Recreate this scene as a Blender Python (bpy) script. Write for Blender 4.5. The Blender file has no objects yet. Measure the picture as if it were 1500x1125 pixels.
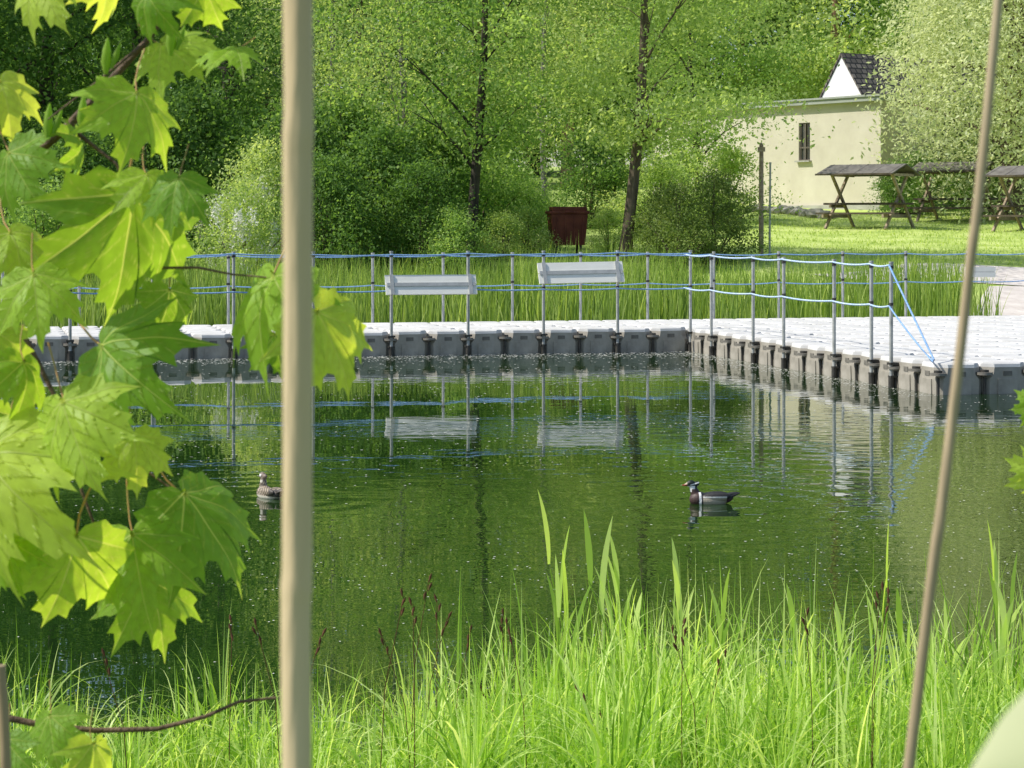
import bpy, bmesh, math, random
import numpy as np
from mathutils import Vector, Matrix, Euler
random.seed(7)
SC = bpy.context.scene
COL = SC.collection
F = 3190.0      # focal length in photo pixels
EYE = 1.78      # eye height above the water (m)
def W(px, py, D):
    return Vector(((px-750)/F*D, D, EYE-(py-326)/F*D))

# ------------------------------------------------------------------ helpers
def link(o, parent=None):
    COL.objects.link(o)
    if parent is not None: o.parent = parent
    return o
def tag(o, label, cat=None, group=None, kind=None):
    o["label"] = label
    if cat: o["category"] = cat
    if group: o["group"] = group
    if kind: o["kind"] = kind
    return o
def empty(name, loc=(0,0,0), rz=0):
    o = bpy.data.objects.new(name, None); o.location = loc; o.rotation_euler = (0,0,rz)
    o.empty_display_size = 0.2
    return link(o)
def npmesh(name, V, Fc, mats, tone=None, smooth=False, mi=None):
    V = np.asarray(V, dtype=np.float32); Fc = np.asarray(Fc, dtype=np.int32)
    k = Fc.shape[1]; M = len(Fc)
    me = bpy.data.meshes.new(name)
    me.vertices.add(len(V)); me.vertices.foreach_set("co", V.ravel())
    me.loops.add(M*k); me.loops.foreach_set("vertex_index", Fc.ravel())
    me.polygons.add(M); me.polygons.foreach_set("loop_start", np.arange(M, dtype=np.int32)*k)
    if mi is not None: me.polygons.foreach_set("material_index", np.asarray(mi, dtype=np.int32))
    me.update(calc_edges=True)
    if tone is not None:
        a = me.attributes.new("tone", 'FLOAT', 'POINT'); a.data.foreach_set("value", np.asarray(tone, dtype=np.float32))
    for m in (mats if isinstance(mats, (list, tuple)) else [mats]): me.materials.append(m)
    if smooth: me.shade_smooth()
    return me
class Geo:
    def __init__(s): s.v=[]; s.f=[]; s.m=[]; s.sm=[]
    def add(s, vs, fs, m=0, smooth=False):
        b=len(s.v); s.v += [tuple(v) for v in vs]
        for f in fs: s.f.append(tuple(b+i for i in f)); s.m.append(m); s.sm.append(smooth)
    def box(s, c, d, m=0, M=None):
        x,y,z=d[0]/2,d[1]/2,d[2]/2
        vs=[Vector((sx*x,sy*y,sz*z)) for sz in(-1,1) for sy in(-1,1) for sx in(-1,1)]
        if M is not None: vs=[M@v for v in vs]
        vs=[v+Vector(c) for v in vs]
        s.add(vs,[(0,2,3,1),(4,5,7,6),(0,1,5,4),(2,6,7,3),(1,3,7,5),(0,4,6,2)],m)
    def beam(s, a, b, w, h, m=0):
        a=Vector(a); b=Vector(b); d=(b-a); L=d.length
        q=d.to_track_quat('X','Z').to_matrix()
        s.box((a+b)/2,(L,w,h),m,q)
    def tube(s, pts, rad, n=8, m=0, cap=True):
        pts=[Vector(p) for p in pts]; N=len(pts)
        if not hasattr(rad,'__len__'): rad=[rad]*N
        vs=[]; 
        for i,p in enumerate(pts):
            t=(pts[min(i+1,N-1)]-pts[max(i-1,0)]).normalized()
            ref=Vector((0,1,0)) if abs(t.y)<0.9 else Vector((1,0,0))
            a=t.cross(ref).normalized(); b=t.cross(a)
            for j in range(n):
                an=2*math.pi*j/n
                vs.append(p+(a*math.cos(an)+b*math.sin(an))*rad[i])
        fs=[]
        for i in range(N-1):
            for j in range(n):
                fs.append((i*n+j,i*n+(j+1)%n,(i+1)*n+(j+1)%n,(i+1)*n+j))
        s.add(vs,fs,m,True)
        if cap:
            s.add(vs[:n],[tuple(range(n))],m); s.add(vs[-n:],[tuple(range(n))[::-1]],m)
    def mesh(s, name, mats):
        me=bpy.data.meshes.new(name); me.from_pydata(s.v,[],s.f)
        for m in (mats if isinstance(mats,(list,tuple)) else [mats]): me.materials.append(m)
        me.polygons.foreach_set("material_index", s.m); me.polygons.foreach_set("use_smooth", s.sm)
        me.update(); return me
    def obj(s, name, mats, parent=None, loc=(0,0,0), bevel=0):
        o=bpy.data.objects.new(name, s.mesh(name,mats)); o.location=loc; link(o,parent)
        if bevel:
            b=o.modifiers.new("bevel",'BEVEL'); b.width=bevel; b.segments=2; b.limit_method='ANGLE'
        return o

# ------------------------------------------------------------------ materials
def newmat(name):
    m=bpy.data.materials.new(name); m.use_nodes=True; nt=m.node_tree; nt.nodes.clear()
    out=nt.nodes.new("ShaderNodeOutputMaterial"); return m,nt,out
def N(nt,t,**kw):
    n=nt.nodes.new(t)
    for k,v in kw.items():
        if k.startswith('_'): setattr(n,k[1:],v)
    return n
def ramp(nt, stops):
    r=nt.nodes.new("ShaderNodeValToRGB"); e=r.color_ramp.elements
    while len(e)<len(stops): e.new(0.5)
    for i,(p,c) in enumerate(stops):
        e[i].position=p; e[i].color=(c[0],c[1],c[2],1)
    return r
def mat_noise(name, c1, c2, scale=5, rough=0.7, bump=0.0, bscale=None, spec=0.3, stretch=(1,1,1), detail=5, c3=None):
    m,nt,out=newmat(name); L=nt.links.new
    tc=N(nt,"ShaderNodeTexCoord"); mp=N(nt,"ShaderNodeMapping"); mp.inputs['Scale'].default_value=stretch
    L(tc.outputs['Object'],mp.inputs[0])
    no=N(nt,"ShaderNodeTexNoise"); no.inputs['Scale'].default_value=scale; no.inputs['Detail'].default_value=detail
    no.inputs['Roughness'].default_value=0.65
    L(mp.outputs[0],no.inputs['Vector'])
    st=[(0.32,c1),(0.68,c2)] if c3 is None else [(0.3,c1),(0.52,c2),(0.72,c3)]
    r=ramp(nt,st); L(no.outputs['Fac'],r.inputs[0])
    p=N(nt,"ShaderNodeBsdfPrincipled"); L(r.outputs[0],p.inputs['Base Color'])
    p.inputs['Roughness'].default_value=rough; p.inputs['Specular IOR Level'].default_value=spec
    if bump:
        n2=N(nt,"ShaderNodeTexNoise"); n2.inputs['Scale'].default_value=bscale or scale*4; n2.inputs['Detail'].default_value=4
        L(mp.outputs[0],n2.inputs['Vector'])
        b=N(nt,"ShaderNodeBump"); b.inputs['Strength'].default_value=bump; b.inputs['Distance'].default_value=0.02
        L(n2.outputs['Fac'],b.inputs['Height']); L(b.outputs[0],p.inputs['Normal'])
    L(p.outputs[0],out.inputs[0]); return m
def mat_leaf(name, dark, mid, light, trans=0.4, rough=0.6, tcol=None, spec=0.15):
    m,nt,out=newmat(name); L=nt.links.new
    at=N(nt,"ShaderNodeAttribute"); at.attribute_name="tone"
    r=ramp(nt,[(0.0,dark),(0.5,mid),(1.0,light)]); L(at.outputs['Fac'],r.inputs[0])
    p=N(nt,"ShaderNodeBsdfPrincipled"); p.inputs['Roughness'].default_value=rough; p.inputs['Specular IOR Level'].default_value=spec
    L(r.outputs[0],p.inputs['Base Color'])
    t=N(nt,"ShaderNodeBsdfTranslucent")
    mx=N(nt,"ShaderNodeMix",_data_type='RGBA',_blend_type='MULTIPLY'); mx.inputs[0].default_value=1
    L(r.outputs[0],mx.inputs[6]); tc=tcol or (1.6,1.6,0.8); mx.inputs[7].default_value=(tc[0],tc[1],tc[2],1)
    L(mx.outputs[2],t.inputs[0])
    ms=N(nt,"ShaderNodeMixShader"); ms.inputs[0].default_value=trans
    L(p.outputs[0],ms.inputs[1]); L(t.outputs[0],ms.inputs[2]); L(ms.outputs[0],out.inputs[0]); return m

M_dark = mat_leaf("foliage_dark",(0.045,0.10,0.022),(0.11,0.21,0.05),(0.24,0.38,0.10),0.45)
M_mid  = mat_leaf("foliage_mid",(0.13,0.24,0.06),(0.26,0.40,0.11),(0.45,0.58,0.20),0.48)
M_light= mat_leaf("foliage_light",(0.23,0.34,0.10),(0.40,0.51,0.18),(0.62,0.68,0.33),0.48)
M_willow=mat_leaf("foliage_willow",(0.48,0.54,0.26),(0.66,0.71,0.42),(0.82,0.85,0.58),0.48,tcol=(1.15,1.15,.9))
M_brownleaf=mat_leaf("foliage_shrub",(0.09,0.14,0.04),(0.16,0.23,0.06),(0.26,0.32,0.11),0.35)
M_blossom=mat_leaf("blossom_white",(0.70,0.70,0.62),(0.84,0.84,0.77),(0.92,0.92,0.87),0.3,tcol=(1,1,0.95))
M_reed = mat_leaf("reed_green",(0.13,0.21,0.045),(0.29,0.42,0.09),(0.56,0.65,0.22),0.48)
M_sedge= mat_leaf("sedge_green",(0.15,0.29,0.03),(0.40,0.60,0.09),(0.80,0.88,0.38),0.48,0.42,spec=.35)
M_shoot= mat_leaf("reed_shoot",(0.30,0.44,0.07),(0.50,0.66,0.13),(0.72,0.82,0.30),0.5,0.45,spec=.3)
M_lawn = mat_leaf("lawn_blades",(0.30,0.41,0.10),(0.46,0.57,0.16),(0.64,0.72,0.28),0.4)
M_bark = mat_noise("bark_brown",(0.06,0.045,0.032),(0.20,0.155,0.11),9,0.9,0.8,30,stretch=(1,1,0.25))
M_barkd= mat_noise("bark_dark",(0.03,0.026,0.02),(0.10,0.085,0.065),9,0.9,0.8,30,stretch=(1,1,0.25))
M_barkr= mat_noise("bark_reddish",(0.2,0.11,0.07),(0.42,0.25,0.16),6,0.9,0.5,30,stretch=(1,1,0.3))
M_birch= mat_noise("bark_birch",(0.05,0.05,0.045),(0.35,0.34,0.3),5,0.8,0.4,30,stretch=(1,1,2.2))
M_cane = mat_noise("dry_cane",(0.50,0.37,0.20),(0.72,0.58,0.37),11,0.5,0.3,60,stretch=(1,1,0.12))
M_caned= mat_noise("dry_cane_grey",(0.34,0.25,0.15),(0.52,0.42,0.28),14,0.6,0.2,60,stretch=(1,1,0.1))
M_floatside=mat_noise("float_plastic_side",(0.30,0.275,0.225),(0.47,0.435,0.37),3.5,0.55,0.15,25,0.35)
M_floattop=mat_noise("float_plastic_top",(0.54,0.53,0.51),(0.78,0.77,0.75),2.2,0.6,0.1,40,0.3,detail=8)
M_lug  = mat_noise("float_lug",(0.03,0.028,0.025),(0.08,0.075,0.065),10,0.5)
M_lugl = mat_noise("float_connector",(0.14,0.13,0.11),(0.26,0.24,0.205),10,0.5)
M_steel= mat_noise("galvanised_steel",(0.30,0.31,0.29),(0.48,0.49,0.47),12,0.5,spec=0.5)
M_steel2=mat_noise("steel_bar",(0.36,0.37,0.36),(0.48,0.49,0.48),12,0.5,spec=0.3)
M_ropeb= mat_noise("rope_blue",(0.08,0.25,0.58),(0.42,0.60,0.82),60,0.7)
M_ropew= mat_noise("rope_pale_blue",(0.18,0.40,0.76),(0.80,0.85,0.90),50,0.7)
M_board= mat_noise("board_white",(0.86,0.84,0.75),(0.94,0.92,0.84),4,0.6,stretch=(1,1,6))
M_stucco=mat_noise("stucco_cream",(0.52,0.475,0.385),(0.62,0.575,0.475),0.8,0.9,0.3,40)
M_plinth=mat_noise("plinth_grey",(0.32,0.31,0.285),(0.44,0.43,0.40),3,0.9,0.3,40)
M_white= mat_noise("gable_white",(0.74,0.75,0.74),(0.84,0.84,0.82),1.5,0.9)
M_trim = mat_noise("roof_trim",(0.28,0.30,0.27),(0.38,0.40,0.37),2,0.7)
M_glass= mat_noise("window_glass",(0.015,0.02,0.02),(0.04,0.05,0.045),2,0.08,spec=0.6)
M_frame= mat_noise("window_frame",(0.12,0.105,0.085),(0.19,0.165,0.14),5,0.6)
M_timber=mat_noise("weathered_timber",(0.24,0.18,0.12),(0.46,0.37,0.27),7,0.8,0.4,30,stretch=(0.3,2,2))
M_timberd=mat_noise("dark_timber",(0.05,0.04,0.03),(0.14,0.11,0.08),7,0.8,0.4,30)
M_roofp= mat_noise("shelter_felt",(0.11,0.10,0.09),(0.22,0.205,0.185),3,0.9,0.4,25)
M_red  = mat_noise("red_paint",(0.11,0.025,0.02),(0.20,0.05,0.036),4,0.6)
M_rock = mat_noise("rock",(0.18,0.17,0.14),(0.44,0.42,0.37),5,0.9,0.8,14)
M_sand = mat_noise("pale_sand",(0.52,0.46,0.42),(0.72,0.67,0.62),2.5,0.95,0.5,20,detail=8)
M_pollen=mat_noise("pollen_speck",(0.6,0.6,0.52),(0.85,0.85,0.78),30,0.8)
M_seed = mat_noise("seed_head",(0.05,0.02,0.01),(0.14,0.06,0.03),60,0.9)
M_twig = mat_noise("twig",(0.08,0.05,0.03),(0.20,0.13,0.08),40,0.7,0.4,150)
M_petiole=mat_noise("petiole",(0.36,0.32,0.09),(0.50,0.24,0.10),20,0.5)
M_dryleaf=mat_leaf("pale_dry_blade",(0.66,0.70,0.36),(0.76,0.78,0.48),(0.84,0.84,0.60),0.5,tcol=(1.1,1.1,.8))

# roof tiles
def mat_tiles():
    m,nt,out=newmat("roof_tiles"); L=nt.links.new
    tc=N(nt,"ShaderNodeTexCoord"); br=N(nt,"ShaderNodeTexBrick")
    br.inputs['Scale'].default_value=1.0; br.inputs['Brick Width'].default_value=0.28; br.inputs['Row Height'].default_value=0.24
    br.inputs['Mortar Size'].default_value=0.03
    br.inputs['Color1'].default_value=(0.10,0.085,0.075,1); br.inputs['Color2'].default_value=(0.22,0.185,0.16,1); br.inputs['Mortar'].default_value=(0.02,0.02,0.02,1)
    L(tc.outputs['UV'],br.inputs['Vector'])
    p=N(nt,"ShaderNodeBsdfPrincipled"); p.inputs['Roughness'].default_value=0.8
    L(br.outputs['Color'],p.inputs['Base Color'])
    b=N(nt,"ShaderNodeBump"); b.inputs['Distance'].default_value=0.05; b.invert=True; L(br.outputs['Fac'],b.inputs['Height']); L(b.outputs[0],p.inputs['Normal'])
    L(p.outputs[0],out.inputs[0]); return m
M_tiles=mat_tiles()

DUCK1=W(1038,737,13.8); DUCK1.z=0
DUCK2=W(394,727,14.1); DUCK2.z=0
def mat_water():
    m,nt,out=newmat("pond_water"); L=nt.links.new
    geo=N(nt,"ShaderNodeNewGeometry")
    def noise(scale,stretch,detail=2):
        mp=N(nt,"ShaderNodeMapping"); mp.inputs['Scale'].default_value=stretch; L(geo.outputs['Position'],mp.inputs[0])
        n=N(nt,"ShaderNodeTexNoise"); n.inputs['Scale'].default_value=scale; n.inputs['Detail'].default_value=detail
        L(mp.outputs[0],n.inputs['Vector']); return n.outputs['Fac']
    def math_(op,a,b=None,c=None):
        x=N(nt,"ShaderNodeMath",_operation=op)
        for i,v in enumerate((a,b,c)):
            if v is None: continue
            if isinstance(v,(int,float)): x.inputs[i].default_value=v
            else: L(v,x.inputs[i])
        return x.outputs[0]
    big=noise(0.9,(0.7,1,1),1); small=noise(5.0,(0.5,1,1),2); mask=noise(0.16,(0.6,1.6,1),3)
    sep=N(nt,"ShaderNodeSeparateXYZ"); L(geo.outputs['Position'],sep.inputs[0])
    mk=N(nt,"ShaderNodeMapRange"); mk.inputs[1].default_value=0.40; mk.inputs[2].default_value=0.62; mk.inputs[3].default_value=0.15; mk.inputs[4].default_value=2.0
    L(math_('ADD',mask,math_('MULTIPLY',sep.outputs[0],0.035)),mk.inputs[0])
    h=math_('ADD', math_('MULTIPLY',big,1.1), math_('MULTIPLY',math_('MULTIPLY',small,0.8),mk.outputs[0]))
    for (pos,amp,k) in ((DUCK1,1.9,22.0),(DUCK2,0.8,24.0)):
        vm=N(nt,"ShaderNodeVectorMath",_operation='DISTANCE'); L(geo.outputs['Position'],vm.inputs[0]); vm.inputs[1].default_value=tuple(pos)
        d=vm.outputs['Value']
        s=math_('SINE',math_('MULTIPLY',d,k)); e=math_('POWER',2.718,math_('MULTIPLY',d,-1.1))
        h=math_('ADD',h,math_('MULTIPLY',math_('MULTIPLY',s,e),amp*0.4))
    b=N(nt,"ShaderNodeBump"); b.inputs['Strength'].default_value=1.0; b.inputs['Distance'].default_value=0.0018
    L(h,b.inputs['Height'])
    col=ramp(nt,[(0.3,(0.007,0.024,0.004)),(0.7,(0.018,0.046,0.008))]); L(noise(0.35,(1,1,1),3),col.inputs[0])
    p=N(nt,"ShaderNodeBsdfPrincipled"); p.inputs['Roughness'].default_value=0.0; p.inputs['IOR'].default_value=1.42
    L(col.outputs[0],p.inputs['Base Color']); L(b.outputs[0],p.inputs['Normal'])
    L(p.outputs[0],out.inputs[0]); return m
M_water=mat_water()

def mat_ground():
    m,nt,out=newmat("ground_grass"); L=nt.links.new
    geo=N(nt,"ShaderNodeNewGeometry"); sep=N(nt,"ShaderNodeSeparateXYZ"); L(geo.outputs['Position'],sep.inputs[0])
    n1=N(nt,"ShaderNodeTexNoise"); n1.inputs['Scale'].default_value=0.8; n1.inputs['Detail'].default_value=8; L(geo.outputs['Position'],n1.inputs['Vector'])
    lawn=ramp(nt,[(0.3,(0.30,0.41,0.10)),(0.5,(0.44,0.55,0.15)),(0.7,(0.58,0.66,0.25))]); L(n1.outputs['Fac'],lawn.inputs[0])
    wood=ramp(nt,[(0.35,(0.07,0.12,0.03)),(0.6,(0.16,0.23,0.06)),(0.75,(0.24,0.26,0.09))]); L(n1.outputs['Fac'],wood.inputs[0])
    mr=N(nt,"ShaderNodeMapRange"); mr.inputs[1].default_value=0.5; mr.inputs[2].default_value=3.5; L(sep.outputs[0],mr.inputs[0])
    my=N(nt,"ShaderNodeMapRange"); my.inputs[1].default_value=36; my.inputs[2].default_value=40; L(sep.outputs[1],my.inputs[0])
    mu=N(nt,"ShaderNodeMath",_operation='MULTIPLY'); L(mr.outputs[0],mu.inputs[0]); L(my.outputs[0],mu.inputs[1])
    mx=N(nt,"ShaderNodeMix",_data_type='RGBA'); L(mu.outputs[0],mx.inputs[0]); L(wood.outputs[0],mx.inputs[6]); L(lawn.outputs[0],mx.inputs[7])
    n2=N(nt,"ShaderNodeTexNoise"); n2.inputs['Scale'].default_value=14; n2.inputs['Detail'].default_value=5; L(geo.outputs['Position'],n2.inputs['Vector'])
    b=N(nt,"ShaderNodeBump"); b.inputs['Distance'].default_value=0.06; b.inputs['Strength'].default_value=0.5; L(n2.outputs['Fac'],b.inputs['Height'])
    p=N(nt,"ShaderNodeBsdfPrincipled"); p.inputs['Roughness'].default_value=0.95; p.inputs['Specular IOR Level'].default_value=0.1
    L(mx.outputs[2],p.inputs['Base Color']); L(b.outputs[0],p.inputs['Normal']); L(p.outputs[0],out.inputs[0]); return m
M_ground=mat_ground()

# ------------------------------------------------------------------ ground, water, path
YB=[-300,-20,4,6.3,7.3,8.2,9.6,30,35.5,37.5,41,45,60,72,90,130,400]
ZB=[2,.6,.3,.06,-.05,-.16,-.6,-.8,-.35,.1,.5,.95,1.61,2.25,3.2,5,12]
def gz(x,y):
    x=np.asarray(x,float); y=np.asarray(y,float)
    z=np.interp(y,YB,ZB)
    w=np.clip((np.abs(x)-45)/12,0,1)
    z=z*(1-w)+np.maximum(z,0.8)*w
    z=z+0.04*np.sin(x*1.3+y*0.7)*np.sin(y*0.9-x*0.4)*np.clip((y-36)/6+0.3,0.2,1)
    return z
def gzf(x,y): return float(gz(x,y))
def grid(name,xs,ys,zf,mat):
    X,Y=np.meshgrid(xs,ys); Z=zf(X,Y); V=np.stack([X,Y,Z],-1).reshape(-1,3)
    nx=len(xs); ny=len(ys); i=np.arange(ny-1)[:,None]*nx+np.arange(nx-1)[None,:]; i=i.ravel()
    return npmesh(name,V,np.stack([i,i+1,i+1+nx,i+nx],-1),mat,smooth=True)
xs=np.concatenate([np.linspace(-400,-30,20),np.linspace(-28,28,90),np.linspace(30,400,20)])
ys=np.concatenate([np.linspace(-300,-2,10),np.linspace(0,12,40),np.linspace(13,34,16),np.linspace(35,100,120),np.linspace(105,400,20)])
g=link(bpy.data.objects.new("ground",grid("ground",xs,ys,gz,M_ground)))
tag(g,"grassy ground sloping up from the pond bank","ground",kind="structure")
w=link(bpy.data.objects.new("water",grid("water",np.linspace(-56,56,8),np.linspace(5,38,6),lambda X,Y:X*0,M_water)))
tag(w,"still dark green pond water with tree reflections","water",kind="structure")
def pathm(name,x0,x1,y0f,y1f,nx=60,ny=14,lift=0.02):
    V=[];Fc=[]
    for i in range(nx):
        x=x0+(x1-x0)*i/(nx-1)
        for j in range(ny):
            y=y0f(x)+(y1f(x)-y0f(x))*j/(ny-1); V.append((x,y,gzf(x,y)+lift))
    for i in range(nx-1):
        for j in range(ny-1):
            a=i*ny+j; Fc.append((a,a+ny,a+ny+1,a+1))
    return npmesh(name,V,Fc,M_sand,smooth=True)
p=link(bpy.data.objects.new("sand_path",pathm("sand_path",6.0,30,lambda x:43.0-1.2*min(1,(x-6)/2)-0.15*math.sin(x*2),lambda x:43.4+1.0*min(1,(x-6)/2)+0.15*math.sin(x*1.7))))
tag(p,"pale sandy path along the lawn edge","path",kind="structure")
p=link(bpy.data.objects.new("sand_beach",pathm("sand_beach",7.9,30,lambda x:36.6,lambda x:37.5+4.0*min(1,(x-7.9)/1.2),lift=0.035)))
tag(p,"pale sandy beach at the water edge","beach",kind="structure")

# ------------------------------------------------------------------ foliage builders
def leafcloud(C, size, rng, up=0.5, tone=None, aspect=0.55, hang=0.0):
    n=len(C)
    nr=rng.normal(size=(n,3)); nr[:,2]+=up; nr/=np.linalg.norm(nr,axis=1)[:,None]
    a=rng.normal(size=(n,3)); a[:,2]-=hang; a-= (a*nr).sum(1)[:,None]*nr; a/=np.linalg.norm(a,axis=1)[:,None]+1e-9
    b=np.cross(nr,a); s=size*rng.uniform(0.6,1.3,size=n)[:,None]
    V=np.stack([C-a*s*.5, C+b*s*.5*aspect-a*s*.05, C+a*s*.5, C-b*s*.5*aspect-a*s*.05],1).reshape(-1,3)
    Fc=np.arange(n*4).reshape(-1,4)
    return V,Fc,np.repeat(tone,4) if tone is not None else None
def crown_mesh(name, seed, z0, z1, R, nclump, nleaf, lsize, mat, clump=0.7, flat=0.55, shape=0.8, shell=0.5, up=0.5, aspect=0.55, hang=0.0, lean=(0,0)):
    rng=np.random.default_rng(seed)
    cs=[]; 
    while len(cs)<nclump:
        h=rng.random(); ang=rng.random()*2*math.pi
        rr=R*max(0.12,math.sin(math.pi*min(1,max(0.02,h**shape)))**0.6)*(1+0.22*math.sin(3*ang+seed)+0.15*math.sin(5*ang+h*9+seed))
        r=rr*(shell+(1-shell)*rng.random()) if rng.random()<0.75 else rr*rng.random()*0.8
        z=z0+(z1-z0)*h
        cs.append((r*math.cos(ang)+lean[0]*z,r*math.sin(ang)+lean[1]*z,z))
    cs=np.array(cs); k=np.repeat(np.arange(nclump),nleaf)
    sc=clump*rng.uniform(0.55,1.35,size=nclump)
    off=rng.normal(size=(len(k),3))*0.5; off[:,2]*=flat
    ln=np.linalg.norm(off[:,:2],axis=1); off[:,2]-=0.25*ln**2
    if hang: off[:,2]*=1+hang*1.6
    P=cs[k]+off*sc[k][:,None]
    ct=rng.uniform(0.05,0.95,size=nclump)
    tone=np.clip(ct[k]*0.75+rng.random(len(k))*0.25,0,1)
    V,Fc,T=leafcloud(P,lsize,rng,up,tone,aspect,hang)
    return npmesh(name,V,Fc,mat,tone=T), cs
def trunk_mesh(name, seed, H, r0, cs, mat, nl=16, lean=(0,0), wob=0.12, sides=9):
    rnd=random.Random(seed); G=Geo(); pts=[];rad=[]
    n=12
    for i in range(n+1):
        t=i/n; z=-0.4+(H+0.4)*t
        pts.append(Vector((lean[0]*z+wob*math.sin(t*6+seed),lean[1]*z+wob*math.cos(t*5+seed*2),z)))
        rad.append(r0*(1-0.88*t)*(1.35 if i==0 else 1))
    G.tube(pts,rad,sides)
    order=list(range(len(cs))); rnd.shuffle(order)
    for k in order[:nl]:
        c=Vector(cs[k]); zz=max(0.18*H,min(c.z-0.15*H*rnd.random()-0.3,H*0.85)); t=(zz+0.4)/(H+0.4)
        j=min(n-1,int(t*n)); a=pts[j].lerp(pts[j+1],t*n-j); ra=rad[j]*0.36
        mid=a.lerp(c,0.5)+Vector((rnd.uniform(-.2,.2),rnd.uniform(-.2,.2),rnd.uniform(0,.3)))
        G.tube([a,a.lerp(mid,.5)+Vector((0,0,.06)),mid,mid.lerp(c,.5),c],[ra,ra*.75,ra*.55,ra*.35,ra*.15],5,cap=False)
        for q in range(2):
            e=c+Vector((rnd.uniform(-.8,.8),rnd.uniform(-.8,.8),rnd.uniform(-.2,.5)))
            G.tube([mid,mid.lerp(e,.5)+Vector((0,0,.1)),e],[ra*.35,ra*.22,ra*.08],4,cap=False)
    return G.mesh(name,mat)
def place(name,tm,cm,x,y,rz,label,cat,group,s=1.0,extra=None,tname="trunk"):
    e=empty(name,(x,y,gzf(x,y)),rz); e.scale=(s,s,s)
    link(bpy.data.objects.new(tname,tm),e); link(bpy.data.objects.new("crown",cm),e)
    if extra: link(bpy.data.objects.new("blossom",extra),e)
    tag(e,label,cat,group); return e
def variant(kind, seed, H, r0, z0, R, nc, nl, ls, mat, bark, limbs=16, lean=(0,0), **kw):
    cm,cs=crown_mesh(kind+"_crown",seed,z0,H,R,nc,nl,ls,mat,lean=lean,**kw)
    tm=trunk_mesh(kind+"_trunk",seed,H*0.93,r0,cs,bark,limbs,lean)
    return tm,cm
def X(px,D): return (px-750)/F*D

# distinct shore trees
AL=variant("alder",11,11,0.13,2.4,3.3,125,200,0.105,M_mid,M_barkd,20,(0.012,0),clump=1.15,flat=0.36,shape=0.7,shell=0.3)
place("alder_tree",AL[0],AL[1],X(698,46.5),46.5,0,"slim dark-trunked tree with airy green crown on the pond bank","tree","trees on the pond bank")
t,c=variant("lime",12,12,0.14,2.6,3.8,140,225,0.105,M_light,M_bark,22,(0.055,0.0),clump=1.15,flat=0.36,shape=0.7,shell=0.3)
place("lime_tree",t,c,X(918,45.5),45.5,0,"brown-trunked leaning tree with light green layered branches","tree","trees on the pond bank")
BI=variant("birch",13,12,0.10,1.8,2.4,120,190,0.08,M_light,M_birch,20,(-0.01,0),clump=0.9,flat=0.8,shell=0.2,hang=0.6)
place("birch_tree",BI[0],BI[1],X(590,49),49,0,"slender birch with fine hanging foliage","tree","trees on the pond bank")
place("birch_tree",BI[0],BI[1],X(480,54),54,2.0,"slender birch with fine hanging foliage","tree","trees on the pond bank",1.0)
place("alder_tree",AL[0],AL[1],X(1020,62),62,2.4,"slim dark-trunked tree with airy green crown on the lawn","tree","trees on the pond bank",0.95)
place("birch_tree",BI[0],BI[1],X(800,66),66,4.0,"slender birch with fine hanging foliage","tree","trees on the pond bank",1.1)
# dark broadleaf wood at one side
DK=[variant("broadleaf_dark",s,13,0.25,1.6,3.6,110,190,0.16,M_dark,M_barkd,14,clump=1.25) for s in (21,22)]
for i,(px,D,s) in enumerate(((-60,54,1),(70,57,1.05),(200,60,1),(330,68,1.05),(-200,50,1))):
    t,c=DK[i%2]; place("broadleaf_tree",t,c,X(px,D),D,i*1.3,"tall dark green broadleaf tree in the wood","tree","trees of the wood",s)
# back rows
BK=[variant("wood_mid",31,16,0.30,2.0,4.6,110,190,0.23,M_mid,M_bark,14,clump=1.6),
    variant("wood_light",32,16,0.28,3.5,4.6,100,190,0.22,M_light,M_barkr,14,clump=1.5),
    variant("wood_deep",33,16,0.32,1.2,5.0,110,190,0.25,M_dark,M_barkd,12,clump=1.7)]
rb=random.Random(3); i=0
for px in range(-260,1800,135):
    D=rb.uniform(88,98); 
    k=2 if px<250 else (0 if px<450 else (1 if i%3 else 0))
    t,c=BK[k]; place("woodland_tree",t,c,X(px+rb.uniform(-25,25),D),D,rb.uniform(0,6),("dark","mid green","light")[[2,0,1].index(k)]+" leafy woodland tree behind the lawn","tree","trees of the wood",rb.uniform(.85,1.1)); i+=1
for px in range(-220,1780,125):
    D=rb.uniform(114,124); t,c=BK[rb.choice((0,2,2))]
    place("woodland_tree",t,c,X(px,D),D,rb.uniform(0,6),"leafy woodland tree deep in the wood","tree","trees of the wood",rb.uniform(1.1,1.25))
# willow
WL=variant("willow",41,11.5,0.4,1.9,4.0,280,250,0.17,M_willow,M_bark,20,clump=1.25,flat=0.9,hang=1.1,aspect=0.40,shell=0.65,shape=0.5,up=1.2)
place("willow_tree",WL[0],WL[1],X(1486,65.5),65.5,0.4,"pale yellow-green willow over the picnic shelters","tree","trees by the lawn")

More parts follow.
